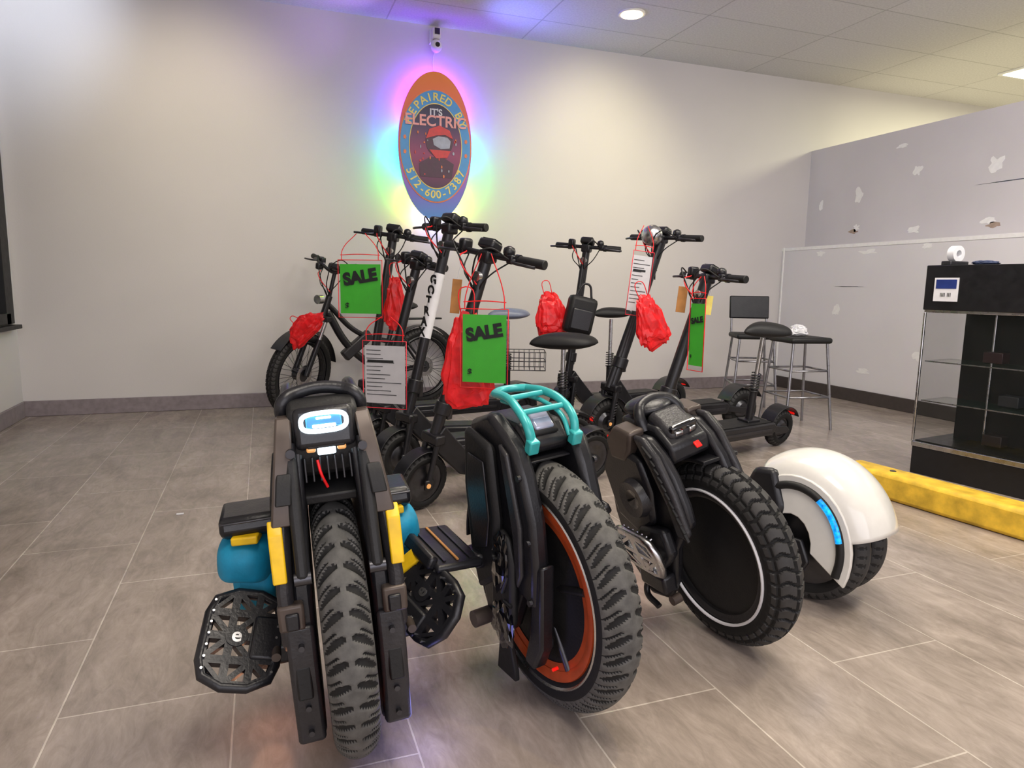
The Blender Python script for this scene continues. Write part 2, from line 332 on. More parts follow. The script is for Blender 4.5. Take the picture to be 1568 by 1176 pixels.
def hub(P,R,rimr,m,ring,w=.04):
    for s in(-1,1):
        lathe(P,'motor_cover',(0,0,R),[(0,s*w*1.1),(rimr*.35,s*w*1.1),(rimr*.5,s*w*.85),(rimr*.93,s*w*.8),(rimr*.98,s*w*.95)],m)
        lathe(P,'rim_ring',(0,0,R),[(rimr*.94,s*w*.98),(rimr*1.0,s*w*1.12),(rimr*1.05,s*w*1.12),(rimr*1.08,s*w*.8)],ring)

# EUC 1
P=place('electric_unicycle',-.358,1.49,18,4.5)
R=.297
tyre(P,'tyre',(0,0,R),R,.098,RUB,RUBD,'chev',40)
hub(P,R,.2,BLM,ORG)
taper=lambda p:Vector((p.x,p.y*(1 if p.z<.5 else 1-(p.z-.5)*1.05),p.z))
for s in(-1,1):
    prism(P,'inner_frame',[(.09,.08),(.14,.12),(.165,.25),(.17,.45),(.14,.6),(.10,.77),(.05,.81),(-.1,.79),(-.17,.66),(-.22,.5),(-.25,.35),(-.21,.18),(-.12,.08)],s*.060,s*.096,BLK,.008,taper)
    prism(P,'side_shell',[(.12,.30),(.175,.34),(.19,.46),(.155,.60),(.115,.76),(.03,.80),(-.1,.78),(-.18,.62),(-.23,.45),(-.2,.28),(-.05,.24)],s*.096,s*.127,CHR,.01,taper)
    prism(P,'bronze_trim',[(.145,.60),(.170,.585),(.165,.63),(.135,.75),(.10,.79),(.07,.79)],s*.088,s*.133,BRZ,.004,taper)
    prism(P,'bronze_side',[(.14,.58),(.10,.70),(-.02,.74),(-.08,.62),(.02,.52),(.12,.50)],s*.12,s*.134,BRZ,.006,taper)
    prism(P,'side_groove',[(.09,.62),(.07,.68),(.0,.70),(-.03,.63),(.03,.58)],s*.125,s*.139,BLM,.004,taper)
    prism(P,'black_seam',[(.160,.635),(.178,.63),(.170,.67),(.155,.69)],s*.09,s*.126,BLM,.003,taper)
    prism(P,'yellow_accent',[(.170,.485),(.194,.48),(.181,.575),(.158,.60),(.150,.59)],s*.101,s*.128,YEL,.003)
    box(P,'bronze_block',(.178,s*.102,.405),(.03,.05,.055),BRZ,bev=.006)
    box(P,'bronze_block_cut',(.19,s*.100,.40),(.02,.026,.035),BLK)
    prism(P,'lower_guard',[(.12,.09),(.16,.11),(.185,.28),(.18,.38),(.12,.36)],s*.062,s*.118,CHR,.008)
    box(P,'guard_notch',(.178,s*.092,.26),(.02,.03,.07),BLM,rot=(0,-5,0))
    for z in(.14,.20,.34): cyl(P,'guard_bolt',(.15+.1*(z-.1),s*.09,z),(.172+.1*(z-.1),s*.09,z),.006,STL,seg=10)
    cyl(P,'suspension_arm',(.12,s*.073,.74),(.205,s*.070,.485),.014,BLK,bev=.003)
    box(P,'suspension_link',(.165,s*.072,.6),(.034,.024,.24),BLM,rot=(0,-19,0),bev=.008)
    cyl(P,'bolt',(.205,s*.056,.49),(.205,s*.088,.49),.013,STL); cyl(P,'bolt',(.13,s*.07,.725),(.15,s*.07,.725),.009,STL)
    box(P,'hinge',(-.03,s*.138,.235),(.07,.07,.05),BLK,bev=.01)
    cyl(P,'hinge_pin',(-.06,s*.150,.25),(.04,s*.150,.25),.010,BRZ)
    if s<0: pedal(P,s,(-.02,s*.220,.280),.215,.155,18,BLK,None,pitch=38)
    else: pedal(P,s,(-.03,s*.190,.290),.225,.150,50,BLK,YEL,pitch=30)
    py=.190 if s<0 else .142; px=-.19 if s<0 else -.23
    box(P,'blue_pad_lower',(px,s*py,.335),(.10,.095,.12),BLU,rot=(0,0,s*8),bev=.02)
    blob(P,'blue_pad_upper',(px,s*(py+.01),.420),(.092,.068,.058),BLU,fn=lambda p:(p.x,math.copysign(abs(p.y)**.7,p.y),math.copysign(abs(p.z)**.6,p.z)-.25*abs(p.y)),rot=(s*8,10,s*10))
    prism(P,'pad_cover',[(px-.10,.45),(px+.03,.465),(px+.070,.485),(px+.06,.525),(px-.06,.53),(px-.12,.49)],s*(py-.065),s*(py+.062),BLK,.012)
    box(P,'pad_edge',(px+.066,s*py,.514),(.010,.12,.005),STL)
    box(P,'pad_stripe',(px+.058,s*(py+.005),.472),(.05,.06,.020),YEL,rot=(0,0,s*10))
    box(P,'pad_bracket',(px,s*.12,.42),(.12,.05,.2),BLM,bev=.01)
prism(P,'controller_box',[(.09,.66),(.115,.72),(.105,.80),(.06,.82),(-.12,.80),(-.18,.66),(-.12,.62)],-.07,.07,BLM,.01)
box(P,'lamp_housing',(.115,0,.765),(.03,.118,.085),BLK,rot=(0,-14,0),bev=.012)
tube(P,'headlight_ring',[(.137,.044*math.copysign(abs(cos(t))**.55,cos(t)),.780+.018*math.copysign(abs(sin(t))**.7,sin(t))) for t in [i*pi/8 for i in range(16)]],.0048,LED,closed=True)
box(P,'headlight_inner',(.131,0,.780),(.008,.07,.024),LEDI,rot=(0,-14,0))
box(P,'headlight_bar',(.137,0,.772),(.006,.046,.007),LED,bev=.002); box(P,'headlight_bar_top',(.136,0,.788),(.005,.030,.005),LED,bev=.002)
prism(P,'lower_lens',[(.12,.712),(.136,.712),(.134,.748),(.12,.748)],-.018,.018,LED,.003)
box(P,'lower_lens_frame',(.130,0,.73),(.012,.075,.008),BLM)
for s in(-1,1): box(P,'amber_lens',(.128,s*.030,.730),(.012,.018,.024),LEDO,rot=(0,-14,0),bev=.004)
tube(P,'carry_handle',[(.05,-.08,.77),(.06,-.075,.815),(.045,-.045,.83),(.045,.045,.83),(.06,.075,.815),(.05,.08,.77)],.014,BLK)
for s in(-1,1): tube(P,'handle_rail',[(.05,s*.07,.82),(-.04,s*.065,.83),(-.13,s*.06,.78)],.012,BLK)
box(P,'mudguard',(.06,0,.628),(.12,.105,.02),BLM,rot=(0,12,0))
tube(P,'red_wire',[(.122,-.02,.70),(.126,-.015,.67),(.118,-.005,.64)],.003,RED)
for k in range(-3,4): box(P,'grille_fin',(.118,k*.015,.68),(.01,.004,.05),CHR,rot=(0,-14,0))

# EUC 2 teal
P=place('electric_unicycle',.125,1.655,32,5)
R2=.318
tyre(P,'tyre',(0,0,R2),R2,.108,RUB,RUBD,'chev',40)
hub(P,R2,.222,BLM,ORG,.042)
for s in(-1,1): lathe(P,'chrome_ring',(0,0,R2),[(.243,s*.047),(.249,s*.055),(.255,s*.050)],SIL)
for k in range(5):
    t=2*pi*k/5+.3
    for s in(-1,1): cyl(P,'rim_spoke',(.06*cos(t),s*.03,R2+.06*sin(t)),(.21*cos(t),s*.036,R2+.21*sin(t)),.010,STL)
B=child(P,'body',(0,0,.008))
for s in(-1,1):
    prism(B,'side_shell',[(.0,.71),(.04,.68),(.07,.62),(.10,.52),(.105,.40),(.09,.30),(.03,.32),(-.03,.2),(-.09,.15),(-.14,.18),(-.17,.36),(-.18,.55),(-.165,.72),(-.07,.75)],s*.062,s*.108,BLK,.014)
    prism(B,'battery_pack',[(-.03,.68),(-.015,.5),(-.04,.34),(-.13,.28),(-.16,.38),(-.17,.56),(-.15,.71)],s*.108,s*.135,BLM,.02)
    prism(B,'battery_plate',[(-.05,.64),(-.04,.5),(-.06,.42),(-.12,.40),(-.14,.55),(-.125,.65)],s*.134,s*.141,BLK,.004)
    prism(B,'shell_rib',[(-.01,.69),(.025,.67),(.065,.5),(.06,.38),(.035,.34),(.03,.48)],s*.106,s*.120,CHR,.006)
    prism(B,'front_strut',[(.08,.40),(.12,.42),(.10,.2),(.06,.13),(.02,.14),(.05,.22)],s*.06,s*.10,BLK,.008)
    for q in((.06,.62),(.085,.47),(.08,.32),(-.01,.68)): cyl(B,'bolt',(q[0],s*.106,q[1]),(q[0],s*.114,q[1]),.008,STL,seg=10)
    prism(B,'side_stand_pad',[(.02,.46),(.035,.40),(.02,.24),(-.04,.16),(-.08,.22),(-.06,.38),(-.02,.48)],s*.106,s*.130,BLM,.010)
    for k in range(6):
        t=rad(-130+k*42); cyl(B,'cover_rib',(.02*cos(t)-.025,s*.132,.30+.03*sin(t)),(.05*cos(t)-.025,s*.130,.30+.11*sin(t)),.005,STL,seg=8)
    blob(B,'plastic_wrap',(-.01,s*.134,.40),(.035,.012,.08),SCR,amp=.35,fr=3.5,seed=3,rot=(0,12,0),flat=True,sub=3)
    blob(B,'plastic_wrap_low',(-.02,s*.130,.23),(.045,.010,.06),SCR,amp=.4,fr=4,seed=9,flat=True,sub=3)
    box(B,'pedal_bracket',(-.13,s*.125,.37),(.08,.06,.04),BLK,bev=.01)
    box(B,'pedal_plate',(-.18,s*.205,.395),(.21,.13,.022),BLK,rot=(s*8,8,0),bev=.01)
    box(B,'pedal_upturn',(-.18,s*.272,.415),(.18,.025,.035),BLK,rot=(s*30,8,0),bev=.008)
    for k in(-1,0,1): box(B,'grip_strip',(-.18,s*(.205+k*.035),.409+.005*k),(.18,.006,.003),KRA if k==0 else STL,rot=(s*8,8,0),bev=0)
    cyl(B,'axle_knob',(-.13,s*.10,.2),(-.13,s*.155,.2),.022,BRZ)
    prism(B,'stand_foot',[(-.12,.05),(-.03,.05),(-.03,.08),(-.05,.17),(-.09,.18)],s*.085,s*.1,BLM,.004)
    tube(B,'teal_rail',[(.050,s*.062,.685),(.042,s*.066,.73),(.0,s*.064,.765),(-.06,s*.055,.782),(-.13,s*.048,.782)],.0105,TEAL)
    tube(B,'teal_rail_inner',[(.045,s*.050,.69),(.02,s*.048,.735),(-.04,s*.04,.76),(-.11,s*.04,.765)],.006,TEAL)
    box(B,'teal_foot',(.052,s*.062,.685),(.024,.028,.035),TEAL,rot=(0,20,0))
tube(B,'teal_bar',[(-.13,-.048,.782),(-.15,-.02,.782),(-.15,.02,.782),(-.13,.048,.782)],.0105,TEAL)
cyl(B,'teal_cross',(.01,-.064,.757),(.01,.064,.757),.007,TEAL)
cyl(B,'teal_cross',(-.06,-.055,.780),(-.06,.055,.780),.007,TEAL)
prism(B,'controller_box',[(.02,.655),(.03,.68),(-.01,.725),(-.15,.735),(-.17,.65),(-.16,.60)],-.064,.064,BLK,.01)
box(B,'headlight_lens',(-.002,0,.726),(.05,.055,.014),LNS,rot=(0,42,0),bev=.006); box(B,'headlight_base',(-.008,0,.716),(.065,.080,.024),BLM,rot=(0,42,0),bev=.008)
arc(P,'mudguard',(0,0,R2),R2+.010,84,175,.115,.006,BLK)
cyl(P,'valve',(.10,-.055,.15),(.10,-.07,.15),.004,REDL)
for s in(-1,1): lathe(P,'orange_inner_rim',(0,0,R2),[(.19,s*.036),(.212,s*.040)],ORG)

# EUC 3
P=place('electric_unicycle',.675,1.98,27,9)
R3=.28
tyre(P,'tyre',(0,0,R3),R3,.108,RUBM,RUBD,'knob',44,.008,nt=704)
hub(P,R3,.19,BLM,BLK,.042)
for s in(-1,1): lathe(P,'silver_line',(0,0,R3),[(.2000,s*.050),(.2025,s*.0560),(.2065,s*.0565),(.2085,s*.050)],WHP)
B=child(P,'body',(-.045,-.018,0),(6,0,0))
for s in(-1,1):
    prism(B,'side_shell',[(-.02,.68),(.03,.64),(.07,.58),(.10,.50),(.11,.44),(.07,.40),(.03,.34),(.0,.22),(-.05,.14),(-.14,.12),(-.22,.2),(-.26,.38),(-.25,.56),(-.19,.68)],s*.072,s*.107,BLK,.012)
    prism(B,'rib_slab',[(-.06,.69),(-.01,.69),(.04,.64),(.09,.54),(.125,.43),(.11,.41),(.075,.41),(.05,.5),(.0,.6)],s*.106,s*.130,CHR,.01)
    prism(B,'side_cover',[(-.04,.62),(-.01,.52),(-.02,.42),(-.1,.36),(-.2,.4),(-.24,.55),(-.18,.65)],s*.107,s*.134,BLK,.015)
    prism(B,'bronze_panel',[(-.05,.70),(-.07,.64),(-.10,.60),(-.17,.60),(-.18,.66),(-.13,.71)],s*.08,s*.140,BRZ,.01)
    for k in range(11): box(B,'fender_rib',(.008+.011*k,s*.131,.655-.022*k),(.045,.010,.008),BLM,rot=(0,40+2*k,0),bev=.002)
    lathe(B,'speaker_ring',(-.08,0,.49),[(.03,s*.150),(.055,s*.155),(.065,s*.125)],CHR); lathe(B,'speaker_cone',(-.08,0,.49),[(0,s*.138),(.03,s*.150)],SCR)
    prism(B,'pad',[(.03,.42),(.05,.34),(.0,.28),(-.1,.25),(-.14,.34),(-.08,.4)],s*.107,s*.145,BLK,.012)
    pedal(B,s,(-.05,s*.175,.34),.18,.13,76,SIL,nx=2,ny=2,k=.66)
    box(B,'hinge',(-.05,s*.13,.23),(.12,.05,.06),BLK,bev=.01)
    tube(B,'stand',[(-.12,s*.09,.2),(-.14,s*.12,.14),(-.08,s*.125,.11)],.01,BLK)
    cyl(B,'bolt',(.0,s*.1,.17),(.0,s*.13,.17),.015,BRZ)
arc(P,'front_fender',(0,0,R3),R3+.012,86,170,.13,.012,BLK)
prism(B,'controller_box',[(.04,.60),(.04,.65),(-.02,.70),(-.18,.71),(-.22,.6),(-.12,.56)],-.07,.07,BLK,.012)
box(B,'headlight_housing',(-.03,0,.685),(.11,.11,.06),CHR,rot=(0,30,0),bev=.018)
box(B,'headlight_visor',(.014,0,.683),(.02,.095,.045),SCR,rot=(0,20,0),bev=.008)
for s in(-1,1): box(B,'headlight_lens',(.026,s*.024,.678),(.01,.026,.016),SIL,rot=(0,20,s*10),bev=.004)
box(B,'red_badge',(.045,.02,.635),(.022,.02,.005),REDL,rot=(0,40,0))
tube(B,'carry_handle',[(-.07,-.07,.68),(-.09,-.065,.725),(-.11,-.035,.745),(-.11,.035,.745),(-.09,.065,.725),(-.07,.07,.68)],.018,BLK)
blob(B,'handle_pad',(-.13,0,.730),(.07,.072,.025),BLK)

# EUC 4 white dual wheel
P=place('electric_unicycle',1.075,2.30,40,0)
R4=.205
for s in(-1,1):
    tyre(P,'tyre',(0,s*.062,R4),R4,.076,RUBM,RUBD,'line',40,.003,nt=320,ns=26)
    lathe(P,'hub',(0,s*.062,R4),[(0,s*.040),(.1,s*.036),(.15,s*.026)],STL)
def dome(n,m,Ro,Rz,w,a0,a1):
    v=[];f=[];na=40;ns=24
    for i in range(na+1):
        t=rad(a0+(a1-a0)*i/na)
        for j in range(ns+1):
            an=(-1+2*j/ns)*pi/2; k=max(0,cos(an))**.42
            ro=.11+(Ro-.11)*k; rz=.11+(Rz-.11)*k
            v.append((ro*cos(t)-.02,w*sin(an),R4+rz*sin(t)))
    for i in range(na):
        for j in range(ns): f.append((i*(ns+1)+j,i*(ns+1)+j+1,(i+1)*(ns+1)+j+1,(i+1)*(ns+1)+j))
    o=mk(P,n,v,f,m,ang=80); sd=o.modifiers.new('t','SOLIDIFY'); sd.thickness=.006; return o
dome('white_shell',WHT,.272,.305,.142,14,125)
dome('rear_shell',BLK,.25,.285,.13,125,185)
for s in(-1,1):
    prism(P,'side_panel',[(-.02+.20*cos(rad(a)),R4+.235*sin(rad(a))) for a in range(-25,131,10)]+[(-.03+.075*cos(rad(a)),R4+.10*sin(rad(a))) for a in range(130,-26,-20)],s*.126,s*.142,WHT,.004)
    tube(P,'side_groove',[(-.02+.165*cos(rad(a)),s*.142,R4+.200*sin(rad(a))) for a in range(-20,141,16)],.014,BLM)
    tube(P,'blue_strip_lit',[(-.02+.165*cos(rad(a)),s*.147,R4+.200*sin(rad(a))) for a in range(14,60,9)],.0115,LEDB)
    prism(P,'side_pad',[(-.18,.22),(-.09,.20),(-.05,.32),(-.09,.45),(-.17,.44),(-.22,.33)],s*.12,s*.158,BLK,.02)
    prism(P,'pedal_folded',[(-.14,.13),(.03,.12),(.05,.16),(.02,.23),(-.12,.23)],s*.14,s*.158,BLK,.006)
    prism(P,'pedal_hole',[(-.08,.15),(-.01,.15),(-.03,.2)],s*.158,s*.161,STL,.002)
prism(P,'pedal_tip',[(.0,.17),(.10,.2),(.0,.22)],.13,.22,BLK,.004)
for z in((.06,.485),(-.04,.507)): blob(P,'shell_button',(z[0],-.03,z[1]-.008),(.012,.012,.006),BLK)

# ---------------- SCOOTERS ----------------
def handlebar(E,T,bw,m=BLK,disp=True,sweep=.03,rise=.0,grip=BLM):
    T=Vector(T)
    tube(E,'handlebar',[T+Vector((-sweep,-bw/2,rise)),T+Vector((0,-bw*.22,rise*.6)),T,T+Vector((0,bw*.22,rise*.6)),T+Vector((-sweep,bw/2,rise))],.014,m)
    for s in(-1,1):
        a=T+Vector((-sweep*1.05,s*bw/2*1.06,rise)); b=T+Vector((-sweep*.5,s*bw*.31,rise*.9))
        cyl(E,'grip',a,b,.021,grip,bev=.003); cyl(E,'grip_collar',b,b+Vector((0,-s*.02,0)),.025,m)
        tube(E,'brake_lever',[b+Vector((.01,-s*.01,0)),b+Vector((.05,0,-.005)),b+Vector((.055,s*.09,-.01)),b+Vector((.04,s*.13,-.012))],.007,STL)
        box(E,'lever_clamp',b+Vector((.015,-s*.03,.0)),(.05,.035,.04),m,bev=.006)
        tube(E,'brake_cable',[b+Vector((.04,-s*.03,0)),b+Vector((.13,-s*.08,.04)),T+Vector((.11,s*.03,-.06)),T+Vector((.03,s*.01,-.22))],.004,BLM)
        tube(E,'wire_loop',[b+Vector((.0,-s*.05,-.01)),T+Vector((.06,s*.08,-.09)),T+Vector((.05,s*.02,-.16)),T+Vector((.03,0,-.28))],.0035,BLM)
    tube(E,'cable_red',[T+Vector((.04,-.10,0)),T+Vector((.12,-.05,-.03)),T+Vector((.04,.02,-.16))],.0035,RED)
    if disp:
        box(E,'display',T+Vector((-.01,.0,.04)),(.07,.10,.045),m,rot=(0,-25,0),bev=.012); box(E,'display_screen',T+Vector((-.022,0,.06)),(.05,.08,.006),SCR,rot=(0,-25,0),bev=0)
    box(E,'thumb_throttle',T+Vector((0,-bw*.25,.025)),(.06,.045,.055),m,bev=.012); box(E,'bell',T+Vector((0,bw*.22,.03)),(.05,.05,.05),m,bev=.02)
def scooter(r,f,psi,lean=0,steer=0,Hh=1.2,rake=15,wr=.125,wb=1.0,dw=.18,bw=.56,seat=None,seatz=.78,seatm=BLM,m=BLK,tw=.065,name='electric_scooter',light=False,sr=.028,dual=False,rise=0,sk=1):
    P=place(name,r,f,psi,lean)
    k=rad(rake); z0=2*wr+.07; S0=Vector((-.05,0,z0)); L=(Hh-z0)/cos(k); T=S0+L*Vector((-sin(k),0,cos(k)))
    E=child(P,'front_assembly')
    E.matrix_local=Matrix.Translation(S0)@Matrix.Rotation(rad(steer),4,Vector((-sin(k),0,cos(k))))@Matrix.Translation(-S0)
    tyre(E,'front_tyre',(0,0,wr),wr,tw,RUBM,RUBD,'knob' if tw>.07 else 'line',26,.004,nt=260,ns=22)
    for s in(-1,1):
        lathe(E,'front_hub',(0,0,wr),[(0,s*tw*.45),(wr*.3,s*tw*.45),(wr*.45,s*tw*.25),(wr*.7,s*tw*.3),(wr*.78,s*tw*.4)],STL)
        cyl(E,'fork_leg',(0,s*(tw/2+.018),wr),(-.045,s*(tw/2+.012),z0+.02),.014 if tw<.07 else .018,m)
        box(E,'axle_cap',(0,s*(tw/2+.022),wr),(.05,.018,.05),m,bev=.008)
        cyl(E,'orange_reflector',(.01,s*(tw/2+.032),wr),(.01,s*(tw/2+.036),wr),.012,LEDO,seg=12)
        if tw>.07: tube(E,'spring',[( -.01-.03*q/30+.016*cos(q*1.3),s*(tw/2+.018)+.016*sin(q*1.3),wr+.03+.12*q/30) for q in range(31)],.003,STL)
    arc(E,'front_fender',(0,0,wr),wr+.016,15,150,tw+.02,.005,m)
    box(E,'fork_crown',(-.045,0,z0),(.06,tw+.06,.05),m,bev=.01)
    cyl(E,'stem',S0,T,sr,m)
    if dual: cyl(E,'stem_second',S0+Vector((.03,0,.0)),T+Vector((.05,0,-.12)),sr*.7,m)
    q=S0+(T-S0)*.13; cyl(E,'fold_clamp',q,q+(T-S0)*.07,sr*1.45,m,bev=.005); box(E,'fold_lever',q+Vector((-.045,0,.02)),(.03,.03,.1),STL,bev=.006)
    box(E,'stem_cap',T,(.07,.07,.06),m,bev=.012)
    handlebar(E,T+Vector((0,0,.01)),bw,m,rise=rise)
    if light: blob(E,'headlight',T+Vector((.09,0,.02)),(.065,.075,.07),SIL); box(E,'headlight_bracket',T+Vector((.04,0,-.01)),(.06,.03,.03),m)
    else: cyl(E,'headlight',T+Vector((.03,0,-.09)),T+Vector((.06,0,-.09)),.024,SIL)
    dz=wr+.03
    prism(P,'neck',[(-.02,z0-.03),(-.09,z0+.06),(-.15,z0-.01),(-.27,dz+.05),(-.27,dz-.03),(-.18,dz-.01)],-.033,.033,m,.008)
    x1=-wb+wr+.05
    prism(P,'deck',[(-.2,dz+.0),(-.24,dz+.045),(x1,dz+.045),(x1-.03,dz+.02),(x1,dz-.04),(-.25,dz-.04)],-dw/2,dw/2,m,.01)
    box(P,'deck_mat',((-.27+x1)/2,0,dz+.047),(abs(x1+.27)-.03,dw*.82,.006),BLM,bev=0)
    for g in(-1,1): box(P,'deck_trim',((-.27+x1)/2,g*(dw/2+.002),dz),(abs(x1+.27)-.05,.005,.02),STL)
    tyre(P,'rear_tyre',(-wb,0,wr),wr,tw,RUBM,RUBD,'knob' if tw>.07 else 'line',26,.004,nt=260,ns=22)
    for s in(-1,1):
        lathe(P,'rear_hub',(-wb,0,wr),[(0,s*tw*.45),(wr*.3,s*tw*.45),(wr*.45,s*tw*.25),(wr*.7,s*tw*.3),(wr*.78,s*tw*.4)],STL)
        prism(P,'rear_arm',[(x1+.02,dz-.02),(x1+.02,dz+.02),(-wb,wr+.025),(-wb-.03,wr),(-wb,wr-.025)],s*(tw/2+.01),s*(tw/2+.028),m,.004)
    arc(P,'rear_fender',(-wb,0,wr),wr+.02,25,150,tw+.03,.006,m)
    box(P,'tail_light',(-wb-wr*.9,0,wr+wr*.75),(.012,.05,.025),REDL)
    tube(P,'kickstand',[(-wb*.45,dw/2-.02,dz-.03),(-wb*.47,dw/2+.06,.03),(-wb*.5,dw/2+.08,.006)],.008,STL)
    if seat:
        zz=dz+.05; cyl(P,'seat_post_base',(seat,0,zz),(seat,0,zz+.22),.024,m); cyl(P,'seat_post',(seat,0,zz+.2),(seat-.0,0,seatz-.04),.015,SIL)
        box(P,'seat_post_foot',(seat,0,zz),(.12,.09,.03),m)
        tube(P,'seat_spring',[(seat+.028*cos(q*1.2),.028*sin(q*1.2),zz+.2+.12*q/36) for q in range(37)],.004,BLK)
        saddle(P,(seat,0,seatz),seatm,.17*sk,.135*sk,.06*sk)
    return P,E,T,S0
PA,EA,TA,SA=scooter(-.42,3.13,-58,-6,14,1.19,15,wr=.14,wb=1.0,tw=.055,bw=.62)
PB,EB,TB,SB_=scooter(-.60,3.58,-58,0,14,1.35,14,wr=.14,wb=1.0,tw=.07,bw=.48)
q0=SB_+(TB-SB_)*.42;q1=SB_+(TB-SB_)*.76; cyl(EB,'stem_label',q0,q1,.0300,WHP)
for i,ch in enumerate('XARTOG'):
    p=q0+(q1-q0)*((i+.6)/6.2)
    o=text(EB,'stem_letter',ch,p+Vector((.032,0,.0)),.066,BLM,ext=.001,off=.003); o.rotation_euler=(rad(90),0,rad(90))
scooter(-.99,4.5,-60,0,48,1.36,10,wr=.16,wb=1.2,tw=.09,seat=-1.1,seatz=.84,seatm=GRS,bw=.44,dual=True)
scooter(-.84,4.12,-80,0,40,1.17,14,wr=.12,wb=1.27,tw=.065,seat=-1.18,seatz=.70,bw=.42,sk=1.3)
PM_=scooter(.38,5.12,-60,0,35,1.34,8,wr=.15,wb=1.1,tw=.09,seat=-.44,seatz=.85,bw=.48,dual=True)[0]
PC,EC,TC,_=scooter(.62,4.55,-62,-2,5,1.38,19,wr=.16,wb=1.25,tw=.1,bw=.62,light=True,sr=.036,dual=True)
PD,ED,TD,_=scooter(.80,3.92,-56,-7,-14,1.12,16,wr=.13,wb=1.22,tw=.075,seat=-.88,seatz=.80,bw=.56,sr=.034,sk=1.1)

# ---------------- E-BIKE ----------------
P=place('electric_bicycle',-1.68,5.35,-52,0); R5=.34; PBK=P
E=child(P,'front_assembly')
h0=Vector((-.2,0,.78))
E.matrix_local=Matrix.Translation(h0)@Matrix.Rotation(rad(28),4,Vector((-.35,0,.93)).normalized())@Matrix.Translation(-h0)
def bwheel(P,c):
    tyre(P,'tyre',c,R5,.085,RUBM,RUBD,'knob',60,.005,nt=600,ns=26)
    for s in(-1,1): lathe(P,'rim',c,[(.245,s*.02),(.26,s*.03),(.275,s*.025)],BLK)
    lathe(P,'rim_bed',c,[(.25,-.03),(.25,.03)],BLK); spokes(P,'spokes',c,.04,.25,36,STL,.0018); cyl(P,'hub',(c[0],-.04,c[2]),(c[0],.04,c[2]),.05,STL)
    lathe(P,'disc_rotor',(c[0],.045,c[2]),[(.05,0),(.085,0)],SIL)
bwheel(E,(0,0,R5)); bwheel(P,(-1.12,0,R5))
for s in(-1,1):
    cyl(E,'fork_lower',(0,s*.062,R5),(-.12,s*.062,.62),.022,BLK); cyl(E,'fork_upper',(-.12,s*.062,.62),(-.18,s*.062,.77),.016,SIL)
    cyl(P,'chain_stay',(-1.12,s*.06,R5),(-.7,s*.04,.3),.012,BLK); cyl(P,'seat_stay',(-1.12,s*.06,R5),(-.83,s*.02,.72),.010,BLK)
    cyl(P,'crank',(-.7,s*.08,.3),(-.7+s*.14,s*.08,.22),.01,STL); box(P,'bike_pedal',(-.7+s*.14,s*.13,.22),(.09,.09,.02),BLK)
box(E,'crown',(-.19,0,.78),(.06,.17,.04),BLK); arc(E,'fender',(0,0,R5),R5+.02,40,170,.1,.005,BLK)
cyl(E,'head_tube',(-.2,0,.76),(-.27,0,.95),.026,BLK); cyl(E,'stem',(-.27,0,.95),(-.31,0,1.14),.016,BLK)
handlebar(E,(-.30,0,1.14),.6,sweep=.1,rise=.08); cyl(E,'headlight',(-.18,0,.93),(-.13,0,.93),.035,SIL)
tube(P,'down_tube',[(-.25,0,.82),(-.42,0,.55),(-.7,0,.32)],.032,BLK); tube(P,'top_tube',[(-.26,0,.88),(-.5,0,.66),(-.82,0,.56)],.022,BLK)
cyl(P,'seat_tube',(-.7,0,.3),(-.84,0,.74),.02,BLK); cyl(P,'seat_post',(-.84,0,.74),(-.88,0,.84),.014,SIL); saddle(P,(-.89,0,.86),BLM)
box(P,'battery',(-.5,0,.55),(.3,.07,.09),CHR,rot=(0,38,0),bev=.015)
lathe(P,'chainring',(-.7,-.07,.3),[(.05,0),(.09,0)],STL); arc(P,'rear_fender',(-1.12,0,R5),R5+.02,10,150,.1,.005,BLK)
box(P,'rear_rack',(-1.1,0,.76),(.36,.14,.015),BLK)
tube(P,'kickstand',[(-.8,.06,.28),(-.83,.16,.03),(-.83,.18,.006)],.009,STL)

# ---------------- TAGS AND BAGS ----------------
BK=mat('print_ink',(20,22,24),.6)
def tag(r,f,z,w,h,yaw,kind,hang=None,tilt=0,name='sale_tag'):
    P=root(name,W(r,f,z),(0,rad(tilt),rad(yaw)-A))
    box(P,'sheet',(0,0,0),(w*.92,.002,h*.86),GRN if kind=='sale' else WHP,bev=0)
    box(P,'pouch',(0,-.004,0),(w,.001,h),CLR,bev=0)
    tube(P,'pouch_border',[(-w/2,-.004,-h/2),(w/2,-.004,-h/2),(w/2,-.004,h/2),(-w/2,-.004,h/2)],.003,PNK if kind=='paper' else RED,closed=True,smooth=False)
    if kind=='sale':
        o=text(P,'sale_text','SALE',(0,-.006,h*.2),w*.36,BK,off=.004*w/.2); o.rotation_euler=(Matrix.Rotation(rad(-10),3,'Y')@Matrix.Rotation(rad(90),3,'X')).to_euler()
        text(P,'dollar','$',(-w*.3,-.006,-h*.3),w*.18,BK,off=.001)
    else:
        for i in range(12):
            ww=w*random.uniform(.3,.8); box(P,'print_line',(-w*.42+ww/2,-.0025,h*(.36-.06*i)),(ww,.0015,.003),BK,bev=0)
        box(P,'print_bar',(-w*.1,-.0025,h*.2),(w*.6,.0015,.012),BK,bev=0)
    for s in(-1,1): tube(P,'cord',[(s*w*.42,-.004,h/2),(s*w*.4,.0,h/2+.06),((s*.1)*w,.02,h/2+(hang or .16))],.0025,RED)
    tube(P,'cord_cross',[(-w*.45,0,h/2+.03),(0,0,h/2+.035),(w*.45,0,h/2+.03)],.0025,RED)
    return P
def bagfn(p):
    q=[math.copysign(abs(c)**.65,c) for c in p]; return (q[0]*(1-.35*q[2]),q[1],q[2])
